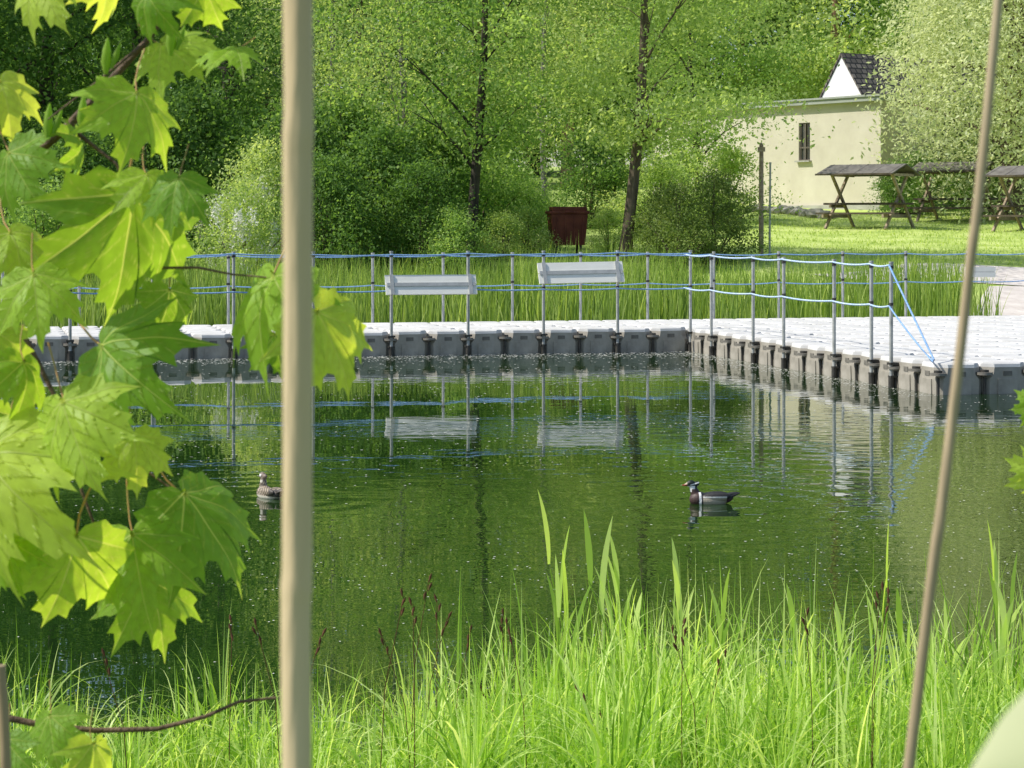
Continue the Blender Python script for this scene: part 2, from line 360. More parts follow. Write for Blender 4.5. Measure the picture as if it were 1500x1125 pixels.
# bushes
def bush_var(kind,seed,H,R,nc,nl,ls,mat,**kw):
    cm,cs=crown_mesh(kind+"_crown",seed,0.15,H,R,nc,nl,ls,mat,**kw)
    G=Geo(); rnd=random.Random(seed)
    for q in range(12):
        c=Vector(cs[rnd.randrange(len(cs))]); G.tube([(rnd.uniform(-.2,.2),rnd.uniform(-.2,.2),-0.2),(c.x*.4,c.y*.4,c.z*.5),tuple(c)],[.035,.025,.01],5,cap=False)
    return G.mesh(kind+"_stems",M_bark),cm,cs
B1=bush_var("bush_dark",51,3.2,1.7,70,150,0.11,M_dark,clump=0.75,shape=0.5)
B2=bush_var("bush_mid",52,2.6,1.5,60,140,0.10,M_mid,clump=0.7,shape=0.5)
B3=bush_var("bush_round",53,2.3,1.15,80,140,0.07,M_brownleaf,clump=0.5,shape=0.5)
B4=bush_var("bush_light",54,2.2,1.2,55,140,0.09,M_light,clump=0.6,shape=0.5)
def bush(B,px,D,s,lab,name="shrub",extra=None,group="shrubs on the bank"):
    return place(name,B[0],B[1],X(px,D),D,px*0.7,lab,"bush",group,s,extra,"stems")
for px,D,s in ((20,46,1.0),(120,44.5,.85),(215,47,1.05),(290,49,1.1),(430,46,1.0),(500,48,1.05),(560,45.5,.85),(640,48,.9),(480,43.5,.7),(620,44,.65),(720,58,.8),(860,60,.8)):
    bush(B1,px,D,s,"dense dark green shrub on the bank")
for px,D,s in ((60,42.5,.7),(250,43.5,.75),(400,49,1.1),(700,50,.8),(740,53,.8),(665,43.5,.5),(770,50,.6),(530,52,1.25),(620,54,1.3)):
    bush(B2,px,D,s,"mid green leafy shrub on the bank")
for px,D,s in ((995,44,.74),(1045,45,.8),(965,45.6,.64)):
    bush(B3,px,D,s,"rounded fine-leaved shrub beside the leaning tree")
for px,D,s in ((775,47,.48),(892,48,.42),(735,46,.45),(960,56,.9),(900,60,.8),(1010,60,1.0),(1060,64,1.0)):
    bush(B4,px,D,s,"light green young shrub on the bank")
for px,D,s in ((1325,74,1.0),(1400,72,1.1),(1470,73,1.2),(1540,72,1.2),(1345,68,.6),(1440,67,.7),(1315,66,.5)):
    bush(B1,px,D,s,"dark hedge shrub behind the picnic shelters")
rng=np.random.default_rng(77)
BW=bush_var("bush_blossom",55,2.9,1.25,70,130,0.09,M_light,clump=0.65,shape=0.55)
cs=BW[2]; low=cs[cs[:,2]<2.0]; nb_=46; sel=low[rng.integers(0,len(low),nb_)]*np.array([1.12,1.12,1.0])+rng.normal(size=(nb_,3))*.12; k=np.repeat(np.arange(nb_),110)
P=sel[k]+rng.normal(size=(len(k),3))*np.array([.07,.07,.17]); V,Fc,T=leafcloud(P,0.06,rng,0.3,rng.random(len(k)),0.9)
bl=npmesh("blossom",V,Fc,M_blossom,tone=T)
bush(BW,352,41.2,.72,"white-flowering shrub at the pond edge","flowering_shrub",bl)
bush(BW,392,44.5,.88,"white-flowering shrub at the pond edge","flowering_shrub",bl)

# ------------------------------------------------------------------ blades (vectorised)
def blades(root,h,dirang,lean,width,rng,seg=5,droop=0.3,tone=None,belly=0.0,face=None):
    n=len(root); d=np.stack([np.cos(dirang),np.sin(dirang),np.zeros(n)],1)
    ph=face if face is not None else rng.uniform(0,math.pi,n)
    s=np.stack([np.cos(ph),np.sin(ph),np.zeros(n)],1)
    rows=[]
    for i in range(seg+1):
        t=i/seg
        z=h*(t-droop*lean*t**3); o=root+d*(h*lean*t**1.9)[:,None]; o=o.copy(); o[:,2]+=z
        wd=width*(max(0.03,(1-t**1.6)) if not belly else max(0.02,(math.sin(math.pi*min(1,(t*0.85+0.15)))**0.8)))
        rows.append(o-s*wd[:,None]*.5); rows.append(o+s*wd[:,None]*.5)
    V=np.stack(rows,1).reshape(-1,3); base=np.arange(n)*(2*(seg+1)); Fs=[]
    for i in range(seg):
        a=base+2*i; Fs.append(np.stack([a,a+1,a+3,a+2],1))
    T=np.repeat(tone if tone is not None else rng.random(n),2*(seg+1))
    return V,np.concatenate(Fs),T
def stuff(name,V,Fc,T,mat,label,cat):
    o=link(bpy.data.objects.new(name,npmesh(name,V,Fc,mat,tone=T))); tag(o,label,cat,kind="stuff"); return o
def combine(parts):
    Vs=[];Fs=[];Ts=[];b=0
    for V,Fc,T in parts: Vs.append(V);Fs.append(Fc+b);Ts.append(T);b+=len(V)
    return np.concatenate(Vs),np.concatenate(Fs),np.concatenate(Ts)
rng=np.random.default_rng(5)
# reed bed behind the dock
n=9000
x=rng.uniform(-12,8.0,n); dep=rng.random(n)**0.8*4.2; y=34.1+0.17*x+dep+0.25*np.sin(x*3)
z=np.maximum(gz(x,y),-0.2)
h=(1.20+0.12*np.sin(x*1.1)+rng.normal(0,.15,n)); h=np.where(dep<0.7,h*rng.uniform(.5,.95,n),h); h=h*np.where(x>3,.88,1)
V,Fc,T=blades(np.stack([x,y,z],1),h-z*0.6,rng.uniform(0,6.28,n),rng.uniform(.02,.28,n),rng.uniform(.014,.028,n),rng,4,tone=np.clip(rng.normal(.45,.3,n),0,1),face=rng.uniform(-.9,.9,n))
stuff("reed_bed",V,Fc,T,M_reed,"dense upright green reeds growing in shallow water behind the dock","reeds")
# tall bank grass
n=7000; x=rng.uniform(-14,4.6,n); y=rng.uniform(38,44,n); z=gz(x,y)
V,Fc,T=blades(np.stack([x,y,z],1),rng.uniform(.2,.5,n)*np.where(x>2.5,.6,1),rng.uniform(0,6.28,n),rng.uniform(.1,.6,n),rng.uniform(.012,.03,n),rng,3,tone=rng.random(n)*.8)
stuff("bank_grass",V,Fc,T,M_reed,"rough tall grass on the pond bank","grass")
n=22000; y=44.8+24*rng.random(n)**1.3; x=rng.uniform(2.5,19,n); z=gz(x,y)
V,Fc,T=blades(np.stack([x,y,z],1),rng.uniform(.03,.09,n),rng.uniform(0,6.28,n),rng.uniform(.1,.8,n),rng.uniform(.012,.03,n),rng,2,tone=rng.random(n))
stuff("lawn_grass",V,Fc,T,M_lawn,"sunny mown lawn grass","grass")
# foreground sedge tufts
rng=np.random.default_rng(9); parts=[]
nt_=270
for q in range(nt_):
    px=rng.uniform(-60,1560) if q<150 else rng.uniform(560,1560)
    right=np.clip((px-430)/500,0,1)
    D=rng.uniform(6.3,7.5+0.5*right)
    cx=X(px,D); base=max(gzf(cx,D),-0.05)
    big_=rng.random()<.33
    hh=(0.37+0.15*right)*(rng.uniform(1.0,1.4) if big_ else rng.uniform(.55,1.05))
    nb=int(rng.uniform(26,50)); a=rng.uniform(0,6.28,nb)
    r=np.abs(rng.normal(0,.05,nb)); root=np.stack([cx+r*np.cos(a),D+r*np.sin(a),np.full(nb,base-.02)],1)
    wd=rng.uniform(.0035,.009,nb) if not big_ else rng.uniform(.006,.013,nb)
    parts.append(blades(root,hh*rng.uniform(.5,1.15,nb),a+rng.normal(0,.5,nb),np.abs(rng.normal(.5,.42,nb)),wd,rng,8,0.85,np.clip(rng.normal(.5,.36,nb),0,1)))
n=380; px=rng.uniform(600,1560,n); D=rng.uniform(6.4,7.9,n); x=(px-750)/F*D
parts.append(blades(np.stack([x,D,np.full(n,-.05)],1),rng.uniform(.3,.68,n),rng.uniform(0,6.28,n),np.abs(rng.normal(.2,.18,n)),rng.uniform(.010,.018,n),rng,7,.5,rng.uniform(.3,1,n),face=rng.uniform(-1,1,n)))
n=1300; px=rng.uniform(-60,1560,n); D=rng.uniform(5.9,7.5,n); x=(px-750)/F*D; z=np.maximum(gz(x,D),-.04)
parts.append(blades(np.stack([x,D,z],1),rng.uniform(.10,.34,n),rng.uniform(0,6.28,n),rng.uniform(.1,.9,n),rng.uniform(.003,.008,n),rng,6,.6,rng.random(n)))
V,Fc,T=combine(parts); stuff("sedge_grass",V,Fc,T,M_sedge,"bright green arching sedge tufts on the near bank","grass")
# sedge seed heads
G=Geo(); rnd=random.Random(4)
for (px,py) in ((592,872),(605,885),(628,850),(640,880),(735,900),(745,915),(690,925),(850,1012),(1000,915),(985,925),(1060,960),(1290,862),(1302,870),(560,930),(340,910),(150,960),(470,930),(880,1050),(700,1000),(1180,900),(655,905),(375,915)):
    D=rnd.uniform(6.2,6.9); top=W(px,py,D); b=Vector((top.x+rnd.uniform(-.1,.1),D+rnd.uniform(-.1,.1),-.03)); m=b.lerp(top,.6)+Vector(((b.x-top.x)*.3,0,.02))
    G.tube([b,m,top],[.0015,.0012,.001],4,0,False)
    d=(top-m).normalized()
    for s in range(3):
        c=top-d*0.028*s+Vector((rnd.uniform(-.006,.006),0,0)); e=c+d*.018+Vector((rnd.uniform(-.01,.01),0,.004))
        G.tube([c-d*.006,c.lerp(e,.5),e],[.001,.0048,.0008],5,1,False)
o=G.obj("sedge_seed_heads",[M_seed,M_seed]); tag(o,"thin stems with dark brown sedge flower spikes","grass",kind="stuff")
# tall reed shoots
def shoot(px,py,D,lean,seed):
    rg=np.random.default_rng(seed); top=W(px,py,D); H=top.z+.05; bx=top.x-lean*H
    G=Geo(); pts=[Vector((bx+lean*H*t**1.4,D,-.05+H*.72*t)) for t in (0,.25,.5,.75,1)]
    G.tube(pts,[.0038,.0035,.003,.0025,.0018],6,0,False)
    o=G.obj("reed_plant",[M_shoot]); 
    n=5; ts=np.array([.25,.45,.62,.82,1.0])+rg.uniform(-.05,.03,n); root=np.array([[bx+lean*H*t**1.4,D,-.05+H*.72*t] for t in ts])
    hh=H*np.array([.36,.42,.42,.38,.30])*rg.uniform(.7,1.05,n); s0=rg.integers(0,2); ang=np.where((np.arange(n)+s0)%2==0,0.2,3.3)+rg.normal(0,.7,n); ang[-1]=0 if lean>0 else 3.14; hh[-1]=H*.30
    ln=np.abs(np.array([.42,.32,.25,.2,.12])*rg.uniform(.2,1.2,n))
    V,Fc,T=blades(root,hh,ang,ln,rg.uniform(.013,.024,n),rg,8,.4,rg.uniform(.3,1,n),belly=1,face=rg.uniform(-1.1,1.1,n))
    lf=link(bpy.data.objects.new("foliage",npmesh("foliage",V,Fc,M_shoot,tone=T)),o)
    tag(o,"young reed shoot with broad yellow-green blades at the water edge","reed","reed shoots on the near bank")
for i,(px,py,D,ln) in enumerate(((806,725,7.4,-.12),(862,742,7.3,-.2),(905,780,7.5,-.03),(818,820,7.2,.0),(992,785,7.6,-.05),(1060,830,7.4,.05),(1298,775,7.5,.06),(1318,860,7.3,-.08),(1455,755,7.6,-.05),(1482,810,7.3,.1),(1160,850,7.6,-.1),(930,870,7.2,.08),(1385,870,7.4,-.06),(1020,880,7.0,.1),(1230,880,7.1,-.05))):
    shoot(px,py,D,ln,100+i)
# pollen specks
rng=np.random.default_rng(15); n1=4200
y=np.concatenate([29.5-19*rng.random(n1)**1.15, rng.uniform(8,12,400)]); x=rng.uniform(-.26,.26,len(y))*y
msk=np.sin(x*1.1+y*.35)+np.sin(y*.8-x*.5)+rng.normal(0,.9,len(y)); keep=msk>-.8; x=x[keep];y=y[keep]
n2=2600; u=-rng.random(n2)*9.5+.0; v=-.04-np.abs(rng.normal(0,.55,n2)); u2=-.04-np.abs(rng.normal(0,.3,900)); v2=-rng.random(900)*8
U=np.concatenate([u,u2]); Vv=np.concatenate([v,v2]); x=np.concatenate([x,2.45+U*.969-Vv*.247]); y=np.concatenate([y,30.1+U*.247+Vv*.969])
inx=((x-2.45)*.969+(y-30.1)*.247); iny=(-(x-2.45)*.247+(y-30.1)*.969)
ok=~((iny>-.03)|((inx>-.03)&(iny>-7.95))); x=x[ok];y=y[ok];n=len(x)
r=rng.uniform(.004,.012,n)*np.clip(y/14,.6,2.0)*0.8; a=rng.uniform(0,6.28,n); P=[]
for q in range(5): P.append(np.stack([x+r*np.cos(a+q*1.257)*rng.uniform(.7,1.2,n),y+r*np.sin(a+q*1.257),np.full(n,.004)],1))
V=np.stack(P,1).reshape(-1,3); stuff("pollen_specks",V,np.arange(n*5).reshape(-1,5),None,M_pollen,"white fluffy pollen specks floating on the pond","pollen")

# ------------------------------------------------------------------ floating dock
PT=0.525
dock=empty("floating_dock",(2.45,30.1,0),math.radians(14.3))
tag(dock,"modular grey floating dock with rope railing on the pond","dock")
def module(G,cx,cy):
    h=PT/2-.002; zt=.325; zb=-.12
    def ring(s,z,ch):
        a=h-s
        return [(cx+sx,cy+sy,z) for sx,sy in ((-a+ch,-a),(a-ch,-a),(a,-a+ch),(a,a-ch),(a-ch,a),(-a+ch,a),(-a,a-ch),(-a,-a+ch))]
    rs=[ring(.03,zb,.05),ring(.006,zb+.12,.055),ring(.0,.16,.06),ring(.002,.205,.10),ring(.004,.28,.11),ring(.012,.312,.10),ring(.03,zt,.07)]
    vs=[v for r in rs for v in r]
    Q=lambda i:[(i*8+j,i*8+(j+1)%8,(i+1)*8+(j+1)%8,(i+1)*8+j) for j in range(8)]
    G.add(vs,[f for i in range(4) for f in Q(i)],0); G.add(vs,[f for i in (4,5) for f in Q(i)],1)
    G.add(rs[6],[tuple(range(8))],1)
    for (dx,dy,w,d) in ((0,-h,.22,.016),(0,h,.22,.016),(-h,0,.016,.22),(h,0,.016,.22)):
        G.box((cx+dx,cy+dy,.06),(w,d,.20),0)
        G.box((cx+dx*.995,cy+dy*.995,.215),(.10 if w>.1 else .012,.10 if d>.1 else .012,.05),3)
def lug(G,cx,cy):
    G.tube([(cx,cy,-.05),(cx,cy,.18)],.018,8,2); G.tube([(cx,cy,.202),(cx,cy,.23)],.085,12,3); G.tube([(cx,cy,.23),(cx,cy,.255)],.045,10,2); 
cells=[(-i-.5,j+.5) for i in range(20) for j in range(5)]+[(i+.5,j+.5) for i in range(13) for j in range(-15,5)]
def prio(c):
    x,y=c
    if y==.5 and x<0: return 0
    if x==.5 and y<0: return 1
    if y==-14.5: return 2
    if x==1.5 and y<0: return 3
    if y==1.5 and x<0: return 4
    return 5
cells.sort(key=lambda c:(prio(c),c[1],c[0]))
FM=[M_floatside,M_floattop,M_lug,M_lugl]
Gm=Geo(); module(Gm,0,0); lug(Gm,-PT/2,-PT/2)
mm=Gm.mesh("float_module",FM)
rj=random.Random(40)
for c in cells[:96]:
    o=bpy.data.objects.new("float_module",mm); o.location=(c[0]*PT,c[1]*PT,rj.uniform(-.008,.008)); o.rotation_euler=(rj.uniform(-.014,.014),rj.uniform(-.014,.014),0); link(o,dock)
Gr=Geo()
for c in cells[96:]: module(Gr,c[0]*PT,c[1]*PT)
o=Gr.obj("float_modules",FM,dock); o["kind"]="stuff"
# posts
def railpost(x,y,nx,ny,top=1.38,low=.10):
    G=Geo(); ox,oy=x+nx*.05,y+ny*.05
    G.tube([(ox,oy,low),(ox,oy,top)],.021,10); G.tube([(ox,oy,top),(ox,oy,top+.02)],.026,10)
    G.tube([(ox,oy,low-.12),(ox,oy,low+.03)],.032,10,1); G.box((ox-nx*.02,oy-ny*.02,.26),(.10,.10,.025),1); G.box((ox-nx*.02,oy-ny*.02,.12),(.08,.08,.02),1)
    for zz in (.90,top-.04): G.tube([(ox,oy,zz-.015),(ox,oy,zz+.015)],.028,8,1)
    return G.obj("railing_post",[M_steel,M_lug],dock)
front=[-i*2*PT for i in range(10)]
for x in front: railpost(x,0,0,-1)
side=[2,5,7,10,12,13]
for k in side: railpost(0,-k*PT,-1,0,1.34)
back=[.26+2*PT*k for k in range(-9,7)]
for x in back: railpost(x,5*PT,0,1,1.32)
def rope(pts,r,mat,sag=.02):
    G=Geo(); P=[]
    for a,b in zip(pts[:-1],pts[1:]):
        a=Vector(a);b=Vector(b)
        for i in range(8):
            t=i/8; p=a.lerp(b,t); p.z-=sag*4*t*(1-t); P.append(p)
    P.append(Vector(pts[-1])); G.tube(P,r,6); return G.obj("rope",[mat],dock)
rnd=random.Random(8)
for z in (1.36,.88): rope([(x,-.075,z+rnd.uniform(-.01,.01)) for x in front],.0095,M_ropeb,.015)
for z in (1.30,.86): rope([(x,5*PT+.075,z+rnd.uniform(-.01,.01)) for x in back],.0085,M_ropeb,.02)
sp=[(-.075,-k*PT) for k in [0]+side]
rope([(a,b,1.345-.004*i) for i,(a,b) in enumerate(sp)],.0105,M_ropew,.02)
rope([(a,b,.88) for i,(a,b) in enumerate(sp)],.0105,M_ropew,.02)
rope([(-.075,-13*PT,1.32),(-.03,-15*PT+.03,.36)],.012,M_ropeb,.0)
rope([(-.075,-13*PT,.88),(-.03,-15*PT+.05,.34)],.010,M_ropeb,.02)
# boards on the railing
def board(x0,x1,y,z0,z1,sgn,tilt=0,back_=-.38):
    G=Geo(); cx=(x0+x1)/2; w=x1-x0; hh=(z1-z0)*1.06
    G.box((0,0,hh*.26),(w,.022,hh*.48)); G.box((0,0,-hh*.26),(w,.022,hh*.48))
    G.box((0,sgn*.018,0),(w*.97,.012,hh*.18),1)
    for sx in (-1,1): G.box((sx*w*.43,sgn*.020,0),(.05,.016,hh*1.02),1)
    o=G.obj("railing_board",[M_board,M_steel2],dock,(cx,y,(z0+z1)/2)); o.rotation_euler=(back_,tilt,0)
    o["label"]="white plank board clamped to the railing posts with a grey bar"
board(-4.30,-3.06,-.15,.82,1.08,-1); board(-2.2,-1.0,-.15,.96,1.24,-1,-0.015); board(back[-2]-.02,back[-2]+.5,5*PT+.11,.93,1.08,1,0,0)

# ------------------------------------------------------------------ buildings
dv=Vector((.577,-.818,0)).normalized(); rv=Vector((.818,.577,0)).normalized()
ang=math.atan2(dv.y,dv.x)
hz=2.15
ann=empty("flat_roofed_building",(11.85,70,hz),ang)
tag(ann,"low cream rendered building with flat roof","building")
G=Geo()
G.box((-7.75,.15,1.85),(7.8,.3,3.4))
G.box((-1.65,.15,1.85),(3.3,.3,3.4)); G.box((-3.575,.15,.93),(.55,.3,1.56)); G.box((-3.575,.15,3.26),(.55,.3,.58))
G.box((-.15,3.1,1.85),(.3,5.6,3.4)); G.box((-11.5,3.1,1.85),(.3,5.6,3.4)); G.box((-5.8,5.75,1.85),(11.0,.28,3.4))
G.obj("wall",[M_stucco],ann)
G=Geo(); G.box((-5.82,2.9,-.2),(11.75,6.0,.8)); G.obj("plinth",[M_plinth],ann)
G=Geo(); G.box((-5.82,2.9,3.62),(12.0,6.25,.14)); G.box((-5.82,2.9,3.72),(12.1,6.35,.06)); G.obj("roof",[M_trim],ann)
wn=Geo(); wn.box((0,.10,0),(.5,.02,1.24)); wo=wn.obj("window",[M_glass],ann,(-3.575,.0,2.34))
G=Geo()
for bx in (-.25,0,.25): G.box((bx,.06,0),(.05,.06,1.28))
for bz in (-.62,-.2,.62): G.box((0,.062,bz),(.5,.05,.05))
G.obj("frame",[M_frame],wo); G=Geo(); G.box((0,-.05,-.66),(.7,.16,.05)); G.obj("sill",[M_plinth],wo)
G=Geo()
for q in range(5): G.tube([(-.2+q*.1,-.03,-.6),(-.2+q*.1,-.03,.6)],.008,6)
G.obj("window_bars",[M_frame],wo)
# gabled house
gh=empty("gabled_house",(12.1,80,2.3),ang); tag(gh,"white gabled house with steep dark tiled roof","house")
ap=5.65; hw=3.6; ev=.6
G=Geo(); Lh=9
G.add([(-hw,0,-.5),(hw,0,-.5),(hw,0,ev),(0,0,ap-.08),(-hw,0,ev),(-hw,Lh,-.5),(hw,Lh,-.5),(hw,Lh,ev),(0,Lh,ap-.08),(-hw,Lh,ev)],
      [(0,1,2,3,4),(5,9,8,7,6),(1,6,7,2),(0,4,9,5)]); G.obj("wall",[M_white],gh)
me=bpy.data.meshes.new("roof"); sl=(ap-ev)/hw; o=.05
vs=[];fs=[];uv=[]
for sgn in (1,-1):
    b=len(vs); e=hw+.35; ez=ap-sl*e
    vs+= [(sgn*e,-o,ez+.07),(sgn*e,Lh+o,ez+.07),(0,Lh+o,ap+.07),(0,-o,ap+.07),(sgn*e,-o,ez-.03),(sgn*e,Lh+o,ez-.03),(0,Lh+o,ap-.03),(0,-o,ap-.03)]
    fs+= [tuple(b+i for i in f) for f in ((0,1,2,3),(4,7,6,5),(0,3,7,4),(1,5,6,2),(0,4,5,1))]
me.from_pydata(vs,[],fs); ul=me.uv_layers.new(name="UVMap")
for pl in me.polygons:
    for li in pl.loop_indices:
        v=me.vertices[me.loops[li].vertex_index].co; ul.data[li].uv=(v.y,abs(v.x)*math.sqrt(1+sl*sl))
me.materials.append(M_tiles); link(bpy.data.objects.new("roof",me),gh)
# rocks along the wall
rnd=random.Random(12)
for i in range(9):
    bm=bmesh.new(); bmesh.ops.create_icosphere(bm,subdivisions=2,radius=.22)
    for v in bm.verts: v.co=Vector((v.co.x*1.3,v.co.y,v.co.z*.7))*(1+.35*math.sin(v.co.x*17+i)*math.cos(v.co.y*19+i*2)*.7)
    me=bpy.data.meshes.new("rock"); bm.to_mesh(me); bm.free(); me.materials.append(M_rock)
    o=link(bpy.data.objects.new("rock",me)); px=1105+i*13; D=69-i*.35+rnd.uniform(-.2,.2); o.location=(X(px,D),D,gzf(X(px,D),D)+.08); o.rotation_euler=(0,0,i); s=rnd.uniform(.7,1.3); o.scale=(s,s,s)
    tag(o,"grey boulder lying by the building wall","rock","rocks by the building wall")

# ------------------------------------------------------------------ picnic shelters
def shelter(x,y,rz,s=.94,sz=.79):
    e=empty("picnic_shelter",(x,y,gzf(x,y)-.02),rz); e.scale=(s,s,sz)
    tag(e,"timber picnic table shelter with A-frame legs and low roof","picnic shelter","picnic shelters on the lawn")
    for sx in (-1,1):
        G=Geo()
        for k,sg in enumerate((-1,1)): G.beam((sx*.95+k*.08,sg*.92,0),(sx*.95+k*.08,-sg*.66,1.93),.06,.10)
        G.beam((sx*.95-.07,-.95,.46),(sx*.95-.07,.95,.46),.06,.12); G.beam((sx*.95-.07,-.45,.80),(sx*.95-.07,.45,.80),.06,.10); G.beam((sx*.95+.15,-.72,1.88),(sx*.95+.15,.72,1.88),.05,.09)
        G.obj("frame",[M_timber],e)
    G=Geo()
    for j in range(5): G.box((0,-.34+j*.17,.885),(2.5,.155,.07))
    G.obj("table",[M_timberd],e)
    for sg in (-1,1):
        G=Geo()
        for j in range(2): G.box((0,sg*(.72+j*.16),.55),(2.5,.145,.06))
        G.obj("bench",[M_timberd],e)
    G=Geo(); G.beam((-1.15,0,2.14),(1.15,0,2.14),.08,.07,1)
    for sg in (-1,1):
        G.beam((-1.15,sg*.66,1.94),(1.15,sg*.66,1.94),.07,.07,1)
        a=math.atan2(.36,1.05); Mx=Matrix.Rotation(-sg*a,3,'X'); G.box((0,sg*.52,2.07),(2.4,1.10,.035),0,Mx)
        G.box((0,sg*1.045,1.895),(2.42,.025,.06),1)
        for j in range(5): G.box((-1.1+j*.55,sg*.52,2.092),(.025,1.08,.014),0,Mx)
    G.obj("roof",[M_roofp,M_timberd],e)
shelter(X(1272,60),60,math.radians(-34)); shelter(X(1400,64),64,math.radians(-30)); shelter(X(1520,58.5),58.5,math.radians(-38))
# wooden pole pair
G=Geo(); q=W(1115,372,47); G.tube([(0,0,-.3),(0,0,1.3),(.005,0,2.4)],[.055,.052,.045],12); G.tube([(0,0,2.4),(.0,0,2.45)],[.045,.01],12)
G.box((.0,-.05,2.3),(.16,.03,.10),0)
o=G.obj("wooden_post",[M_timber],None,(q.x,47,gzf(q.x,47))); tag(o,"tall weathered wooden post on the lawn edge","post")
G=Geo(); q=W(1127,372,47.6); G.tube([(0,0,-.3),(.02,0,2.0)],[.025,.022],10); G.tube([(.02,0,2.0),(.02,0,2.03)],[.03,.03],10)
o=G.obj("metal_pole",[M_steel],None,(q.x,47.6,gzf(q.x,47.6))); tag(o,"thin grey metal pole beside the wooden post","post")
# red container
D=47.2; xx=X(831,D)
rc=empty("waste_container",(xx,D,gzf(xx,D)+.08),0.15); rc.scale=(1.05,1.05,1.35); tag(rc,"dark red metal waste container half hidden by shrubs","container")
G=Geo(); G.add([(-.33,-.25,.12),(.33,-.25,.12),(.33,.25,.12),(-.33,.25,.12),(-.38,-.3,.62),(.38,-.3,.62),(.38,.3,.62),(-.38,.3,.62)],[(0,3,2,1),(4,5,6,7),(0,1,5,4),(1,2,6,5),(2,3,7,6),(3,0,4,7)])
for k in range(4): G.box((-.27+k*.18,-.285,.37),(.03,.03,.42))
G.obj("body",[M_red],rc,bevel=.01)
G=Geo(); G.box((0,0,.645),(.82,.66,.05)); G.box((0,-.05,.70),(.7,.5,.07)); G.box((0,-.34,.65),(.2,.03,.04)); G.obj("lid",[M_red],rc,bevel=.012)
for sx in (-1,1):
    G=Geo(); G.tube([(sx*.24,-.2,-.1),(sx*.24,-.2,.13)],.03,8); G.tube([(sx*.24,.2,-.1),(sx*.24,.2,.13)],.03,8); G.obj("leg",[M_lug],rc)

# ------------------------------------------------------------------ ducks
def mat_vcol(name):
    m,nt,out=newmat(name); L=nt.links.new; a=N(nt,"ShaderNodeAttribute"); a.attribute_name="plumage"
    p=N(nt,"ShaderNodeBsdfPrincipled"); p.inputs['Roughness'].default_value=.55; L(a.outputs['Color'],p.inputs['Base Color'])
    tc=N(nt,"ShaderNodeTexCoord"); n=N(nt,"ShaderNodeTexNoise"); n.inputs['Scale'].default_value=70; L(tc.outputs['Object'],n.inputs['Vector'])
    b=N(nt,"ShaderNodeBump"); b.inputs['Distance'].default_value=.004; b.inputs['Strength'].default_value=.5; L(n.outputs['Fac'],b.inputs['Height']); L(b.outputs[0],p.inputs['Normal'])
    L(p.outputs[0],out.inputs[0]); return m
M_duck=mat_vcol("plumage"); M_eye=mat_noise("duck_eye",(.02,.0,.0),(.05,.01,.01),10,.1)
